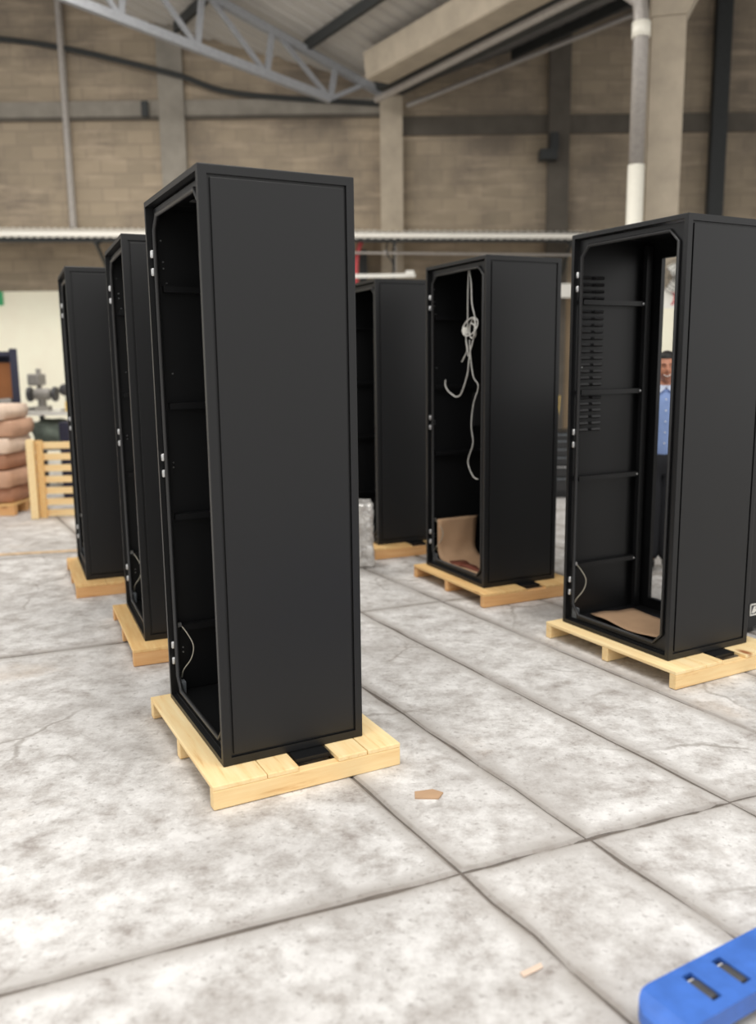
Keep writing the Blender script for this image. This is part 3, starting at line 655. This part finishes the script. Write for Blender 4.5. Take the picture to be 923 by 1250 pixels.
# ------------------------------------------------------------------ floor litter and pallet truck
def chip(pts, loc, rz, mat, lab, cat, h=.006):
    o = MB().prism(pts, 0, h).build(cat+'_scrap', mat, loc=loc, rz=rz); return tag(o, lab, cat)
chip([(-.05, -.02), (.03, -.032), (.052, .006), (.02, .034), (-.045, .024)], (.162, 2.765, 0), .1, 'kraft', 'small tan cardboard scrap on the floor right of the nearest pallet', 'cardboard', .005)
chip([(-.035, -.006), (.028, -.010), (.036, .005), (-.03, .010)], (.362, 1.89, 0), .62, 'sack2', 'small pale wood chip on the floor left of the blue pallet truck', 'wood', .003)
pj = thing('pallet_truck', 'blue pallet truck whose fork tip shows at the bottom right corner', 'pallet truck', (.537, 1.708, 0), radians(30.3))
FW = .142
def fork(y0):
    bm = bmesh.new()
    L = 1.02; zt = .078; xs = [0.0, .1, .1+.036, .195, .195+.036, L]
    def outl(x):  # tip rounding
        r = .066
        return 0 if x >= r else r-math.sqrt(max(0, r*r-(r-x)**2))
    X = [0.003, .012, .025, .045, .066, .150, .180, .250, .280, .36, .6, L]; Y = [0, .03, .055, .092, .118, FW]
    g = {}
    for i_, x in enumerate(X):
        e = outl(x)
        for j, y in enumerate(Y):
            yy = e+(FW-2*e)*(y/FW) if x < .066 else y
            z = zt-.020*(max(0, 1-x/.05))**2
            g[i_, j] = bm.verts.new((x, yy+y0, z))
    holes = {(5, 2), (7, 2), (5, 3), (7, 3), (5, 1), (7, 1)}
    fs = []
    for i_ in range(len(X)-1):
        for j in range(len(Y)-1):
            if (i_, j) in holes: continue
            fs.append(bm.faces.new((g[i_, j], g[i_+1, j], g[i_+1, j+1], g[i_, j+1])))
    bnd = [e for e in bm.edges if len(e.link_faces) == 1]
    r = bmesh.ops.extrude_edge_only(bm, edges=bnd)
    for v in r['geom']:
        if isinstance(v, bmesh.types.BMVert):
            v.co.z = .03 if not (.12 < v.co.x < .30 and y0+.02 < v.co.y < y0+FW-.02) else v.co.z-.012
    bmesh.ops.recalc_face_normals(bm, faces=bm.faces)
    me = bpy.data.meshes.new('fork'); bm.to_mesh(me); bm.free(); me.materials.append(M['blue'])
    f = link('fork', me, pj)
    B(.135, .295, y0+.02, y0+.125, .034, .04).build('roller_frame', 'dark_steel', f)
    for x in (.165, .265): MB().lathe([(.036, -.03), (.038, -.02), (.038, .02), (.036, .03)], (x, y0+FW/2, .038), 16, 'Y').build('roller', 'dark_gray', f)
    return f
fork(-FW); fork(-FW-.42)
B(1.0, 1.12, -FW-.42, 0, .03, .34).build('housing', 'blue', pj, bevel=.01); MB().tube([(1.1, -.28, .3), (1.35, -.28, 1.05)], .018, 10).build('handle_shaft', 'blue_dark', pj)
MB().tube(spline([(1.35, -.28, 1.05), (1.37, -.38, 1.1), (1.40, -.36, 1.2), (1.41, -.28, 1.22), (1.40, -.20, 1.2), (1.37, -.18, 1.1), (1.35, -.28, 1.05)]), .014, 8).build('handle_grip', 'dark_gray', pj)
for y in (-.34, -.22): MB().lathe([(.08, -.025), (.085, 0), (.08, .025)], (1.18, y, .085), 18, 'Y').build('steer_wheel', 'dark_gray', pj)
# ------------------------------------------------------------------ the man behind the right-hand enclosure
def skin_mesh(verts, edges, sub=2):
    me = bpy.data.meshes.new('tmp'); me.from_pydata([v[:3] for v in verts], edges, []); o = bpy.data.objects.new('tmp', me); COL.objects.link(o)
    o.modifiers.new('skin', 'SKIN'); 
    if not me.skin_vertices: me.skin_vertices.new() if hasattr(me.skin_vertices, 'new') else None
    ly = me.skin_vertices[0].data
    for i_, v in enumerate(verts):
        r = v[3]; ly[i_].radius = r if isinstance(r, tuple) else (r, r); ly[i_].use_root = (i_ == 0)
    s = o.modifiers.new('sub', 'SUBSURF'); s.levels = sub; s.render_levels = sub
    dg = bpy.context.evaluated_depsgraph_get(); dg.update()
    out = bpy.data.meshes.new_from_object(o.evaluated_get(dg)); bpy.data.objects.remove(o); bpy.data.meshes.remove(me); return out
def evald(me, mods):
    o = bpy.data.objects.new('tmp', me); COL.objects.link(o)
    for typ, kw in mods:
        md = o.modifiers.new(typ, typ)
        for k, v in kw.items(): setattr(md, k, v)
    dg = bpy.context.evaluated_depsgraph_get(); dg.update()
    out = bpy.data.meshes.new_from_object(o.evaluated_get(dg)); bpy.data.objects.remove(o); return out
HC = Vector((0, -.015, 1.60))
def head(th, ph, off=0.0):
    # th: azimuth, 0 = face (-y); ph: elevation
    d = Vector((sin(th)*cos(ph), -cos(th)*cos(ph), sin(ph)))
    rx, ry, rz = .076, .096, .118
    p = Vector((d.x*rx, d.y*ry, d.z*rz))
    fr = max(0, cos(th))
    if d.z < 0: p.x *= 1-.20*(-d.z)**1.5; p.y = p.y*(1-.10*(-d.z)) - .012*(-d.z)*fr
    if d.z < -.1 and d.y > 0: p.y *= 1-.35*(-d.z)
    def g(t0, p0, st, sq): return math.exp(-((th-t0)/st)**2-((ph-p0)/sq)**2)
    a = 0
    a += .024*g(0, -.16, .13, .16)+.010*g(0, -.02, .10, .2)                      # nose
    a += .006*(g(.36, .22, .3, .09)+g(-.36, .22, .3, .09))                       # brow ridge
    a -= .010*(g(.40, .05, .17, .10)+g(-.40, .05, .17, .10))                     # eye sockets
    a += .006*(g(.55, -.30, .25, .2)+g(-.55, -.30, .25, .2))                     # smiling cheeks
    a += .004*g(0, -.52, .38, .10)+.009*g(0, -.95, .4, .16)                      # lips, chin
    a += .011*(g(1.6, -.02, .12, .24)+g(-1.6, -.02, .12, .24))                 # ears
    return HC+p+d*(a+off)
def head_patch(cond_t, cond_p, off, nt=14, np_=8, edge=None):
    mb = MB(); t0, t1 = cond_t; p0, p1 = cond_p
    for j in range(np_+1):
        for i_ in range(nt+1):
            t = t0+(t1-t0)*i_/nt; p = p0+(p1-p0)*j/np_
            if edge: t, p = edge(i_/nt, j/np_)
            e = off*(0 if (i_ in (0, nt) or j in (0, np_)) else 1)
            mb.v.append(tuple(head(t, p, e)))
    for j in range(np_):
        for i_ in range(nt): a = j*(nt+1)+i_; mb.f.append([a, a+1, a+nt+2, a+nt+1]); mb.mi.append(0)
    return mb
def finger(V, E, base, root, dirs, lens, rad):
    prev = root; p = Vector(base); V.append((p.x, p.y, p.z, rad)); E.append((prev, len(V)-1)); prev = len(V)-1
    for d, l in zip(dirs, lens):
        p = p+Vector(d).normalized()*l; rad *= .9; V.append((p.x, p.y, p.z, rad)); E.append((prev, len(V)-1)); prev = len(V)-1
def man():
    V = [(0, 0, .95, (.125, .085)), (0, .0, 1.08, (.115, .08)), (0, .01, 1.22, (.125, .088)), (0, .015, 1.34, (.125, .085)), (0, .01, 1.44, (.062, .06)), (0, 0, 1.53, (.055, .058))]
    E = [(k, k+1) for k in range(5)]
    def add(p, r, c): V.append((p[0], p[1], p[2], r)); E.append((c, len(V)-1)); return len(V)-1
    for s in (-1, 1):
        k = add((s*.075, 0, .87), .072, 0); k = add((s*.07, -.01, .68), .06, k); k = add((s*.066, -.015, .49), .046, k); k = add((s*.066, .015, .33), .046, k); k = add((s*.066, .02, .09), .034, k)
        add((s*.072, -.10, .04), .032, k)
        k = add((s*.17, .015, 1.36), .045, 3); k = add((s*.205, .025, 1.24), .042, k); k = add((s*.225, .03, 1.10), .040, k); k = add((s*.24, -.01, .97), .036, k); w = add((s*.245, -.045, .86), .026, k)
        V_, E_ = V, E
        h = add((s*.248, -.055, .815), (.030, .020), w)
        for (dy, l, r) in ((-.034, 1.0, .0088), (-.012, 1.08, .009), (.010, 1.0, .0088), (.030, .8, .0078)):
            finger(V_, E_, (s*.252, -.058+dy, .772), h, [(0, -.05, -1), (-s*.25, -.05, -1), (-s*.5, -.05, -.8)], [.034*l, .026*l, .02*l], r)
        finger(V_, E_, (s*.235, -.088, .82), w, [(-s*.3, -.5, -1), (-s*.3, -.1, -1)], [.034, .028], .0105)
    body = skin_mesh(V, E, 2)
    bm = bmesh.new(); bm.from_mesh(body)
    NT_, NP = 72, 48; ring = []
    for j in range(1, NP):
        ring.append([bm.verts.new(head(-pi+2*pi*i_/NT_, -pi/2+pi*j/NP)) for i_ in range(NT_)])
    b0 = bm.verts.new(head(0, -pi/2)); b1 = bm.verts.new(head(0, pi/2))
    for j in range(len(ring)-1):
        for i_ in range(NT_): bm.faces.new((ring[j][i_], ring[j][(i_+1) % NT_], ring[j+1][(i_+1) % NT_], ring[j+1][i_]))
    for i_ in range(NT_): bm.faces.new((b0, ring[0][(i_+1) % NT_], ring[0][i_])); bm.faces.new((b1, ring[-1][i_], ring[-1][(i_+1) % NT_]))
    me = bpy.data.meshes.new('person'); bm.to_mesh(me); bm.free()
    me = evald(me, [('REMESH', dict(mode='VOXEL', voxel_size=.0052)), ('SMOOTH', dict(factor=.5, iterations=2))])
    me.name = 'person'; me.materials.clear(); me.materials.append(M['skin']); me.polygons.foreach_set('use_smooth', [True]*len(me.polygons))
    p = link('person', me); tag(p, 'smiling man in a light blue shirt and dark trousers standing behind the right-hand enclosure', 'person')
    def cloth(name, V, E, mat):
        q = skin_mesh(V, E, 2); q.materials.clear(); q.materials.append(M[mat]); q.polygons.foreach_set('use_smooth', [True]*len(q.polygons)); return link(name, q, p)
    V = [(0, 0, .84, (.175, .125)), (0, 0, 1.04, (.162, .118)), (0, .01, 1.22, (.172, .124)), (0, .015, 1.36, (.165, .112)), (0, .01, 1.49, (.085, .080))]; E = [(k, k+1) for k in range(4)]
    for s in (-1, 1):
        k = 3
        for c, r in (((s*.175, .015, 1.375), .074), ((s*.205, .025, 1.24), .058), ((s*.225, .03, 1.10), .053), ((s*.24, -.01, .97), .046), ((s*.244, -.035, .885), .040)):
            V.append((c[0], c[1], c[2], r)); E.append((k, len(V)-1)); k = len(V)-1
    sh_ = cloth('shirt', V, E, 'shirt')
    MB().tube([(.066*cos(a), .005-.062*sin(a)*1.0, 1.455+.02*(1-sin(a))*.8) for a in [2*pi*k/20 for k in range(20)]], .011, 8, closed=True).build('collar', 'collar', sh_, True)
    for s in (-1, 1):
        c = MB(); c.v = [(s*.005, -.085, 1.445), (s*.062, -.066, 1.462), (s*.058, -.098, 1.40), (s*.005, -.082, 1.452), (s*.062, -.06, 1.47), (s*.056, -.09, 1.405)]
        c.f = [[0, 1, 2], [3, 5, 4], [0, 3, 4, 1], [1, 4, 5, 2], [2, 5, 3, 0]]; c.mi = [0]*5; c.build('collar_flap', 'collar', sh_)
    for k in range(5): MB().lathe([(.006, -.003), (.006, .002)], (0, -.126+.002*k if k else -.112, 1.36-.085*k), 8, 'Y').build('button', 'white', sh_)
    V = [(0, 0, 1.02, (.158, .112)), (0, 0, .88, (.162, .115))]; E = [(0, 1)]
    for s in (-1, 1):
        k = 1
        for c, r in (((s*.075, 0, .80), .105), ((s*.066, -.01, .66), .098), ((s*.062, -.012, .49), .088), ((s*.062, .01, .30), .084), ((s*.066, .015, .05), .078)):
            V.append((c[0], c[1], c[2], r)); E.append((k, len(V)-1)); k = len(V)-1
    cloth('trousers', V, E, 'trouser')
    for s in (-1, 1):
        V = [(s*.064, .07, .045, .042), (s*.066, .0, .05, .046), (s*.074, -.09, .042, .045), (s*.082, -.165, .034, .032)]
        o_ = cloth('shoe', V, [(0, 1), (1, 2), (2, 3)], 'shoe')
    # hair cap
    def he(a, b):
        t = -pi+2*pi*a; lo = .62 if abs(t) < .9 else (.62-.34*min(1, (abs(t)-.9)/.4) if abs(t) < 1.75 else .28-.68*min(1, (abs(t)-1.75)/.35)); return t, lo+(pi/2-lo)*b
    mb = MB(); nt, np_ = 48, 12
    for j in range(np_+1):
        for i_ in range(nt): t, ph = he(i_/nt, j/np_); mb.v.append(tuple(head(t, ph, .003+.012*min(1, j/3))))
    for j in range(np_):
        for i_ in range(nt): mb.f.append([j*nt+i_, j*nt+(i_+1) % nt, (j+1)*nt+(i_+1) % nt, (j+1)*nt+i_]); mb.mi.append(0)
    mb.build('hair', 'hair', p, True)
    for s in (-1, 1):
        e = MB(); c = head(s*.38, .045, -.0062); e.lathe([(.0001, -.0115), (.008, -.008), (.0115, 0), (.008, .008), (.0001, .0115)], tuple(c), 14).build('eye', 'eye', p, True)
        ir = MB(); c2 = c+Vector((s*.001, -.0095, 0)); ir.lathe([(.0055, -.002), (.0045, .002)], tuple(c2), 10, 'Y').build('iris', 'iris', p)
        head_patch((s*.18, s*.62), (.20, .27), .004, 8, 3, lambda a, b, s=s: (s*(.16+.46*a), .19+.04*sin(a*pi)+(.06-.03*a)*b)).build('eyebrow', 'hair', p, True)
    sm = lambda a, b, k=1.0: (-.42*k+.84*k*a, -.50+.10*(abs(2*a-1)**2)-.085*k*(1-b)*(1-(2*a-1)**2)*1.0+.012*b)
    head_patch((0, 0), (0, 0), .0075, 16, 5, lambda a, b: sm(a, 1.5*b-.25, 1.15)).build('lips', 'lip', p, True)
    head_patch((0, 0), (0, 0), .0125, 14, 6, lambda a, b: sm(a, .35+.55*b, .85)).build('teeth', 'tooth', p, True)
    p.scale = (.885, .885, .885)
    p.location = (2.005, 6.05, 0); p.rotation_euler.z = radians(-14)
    return p
man()
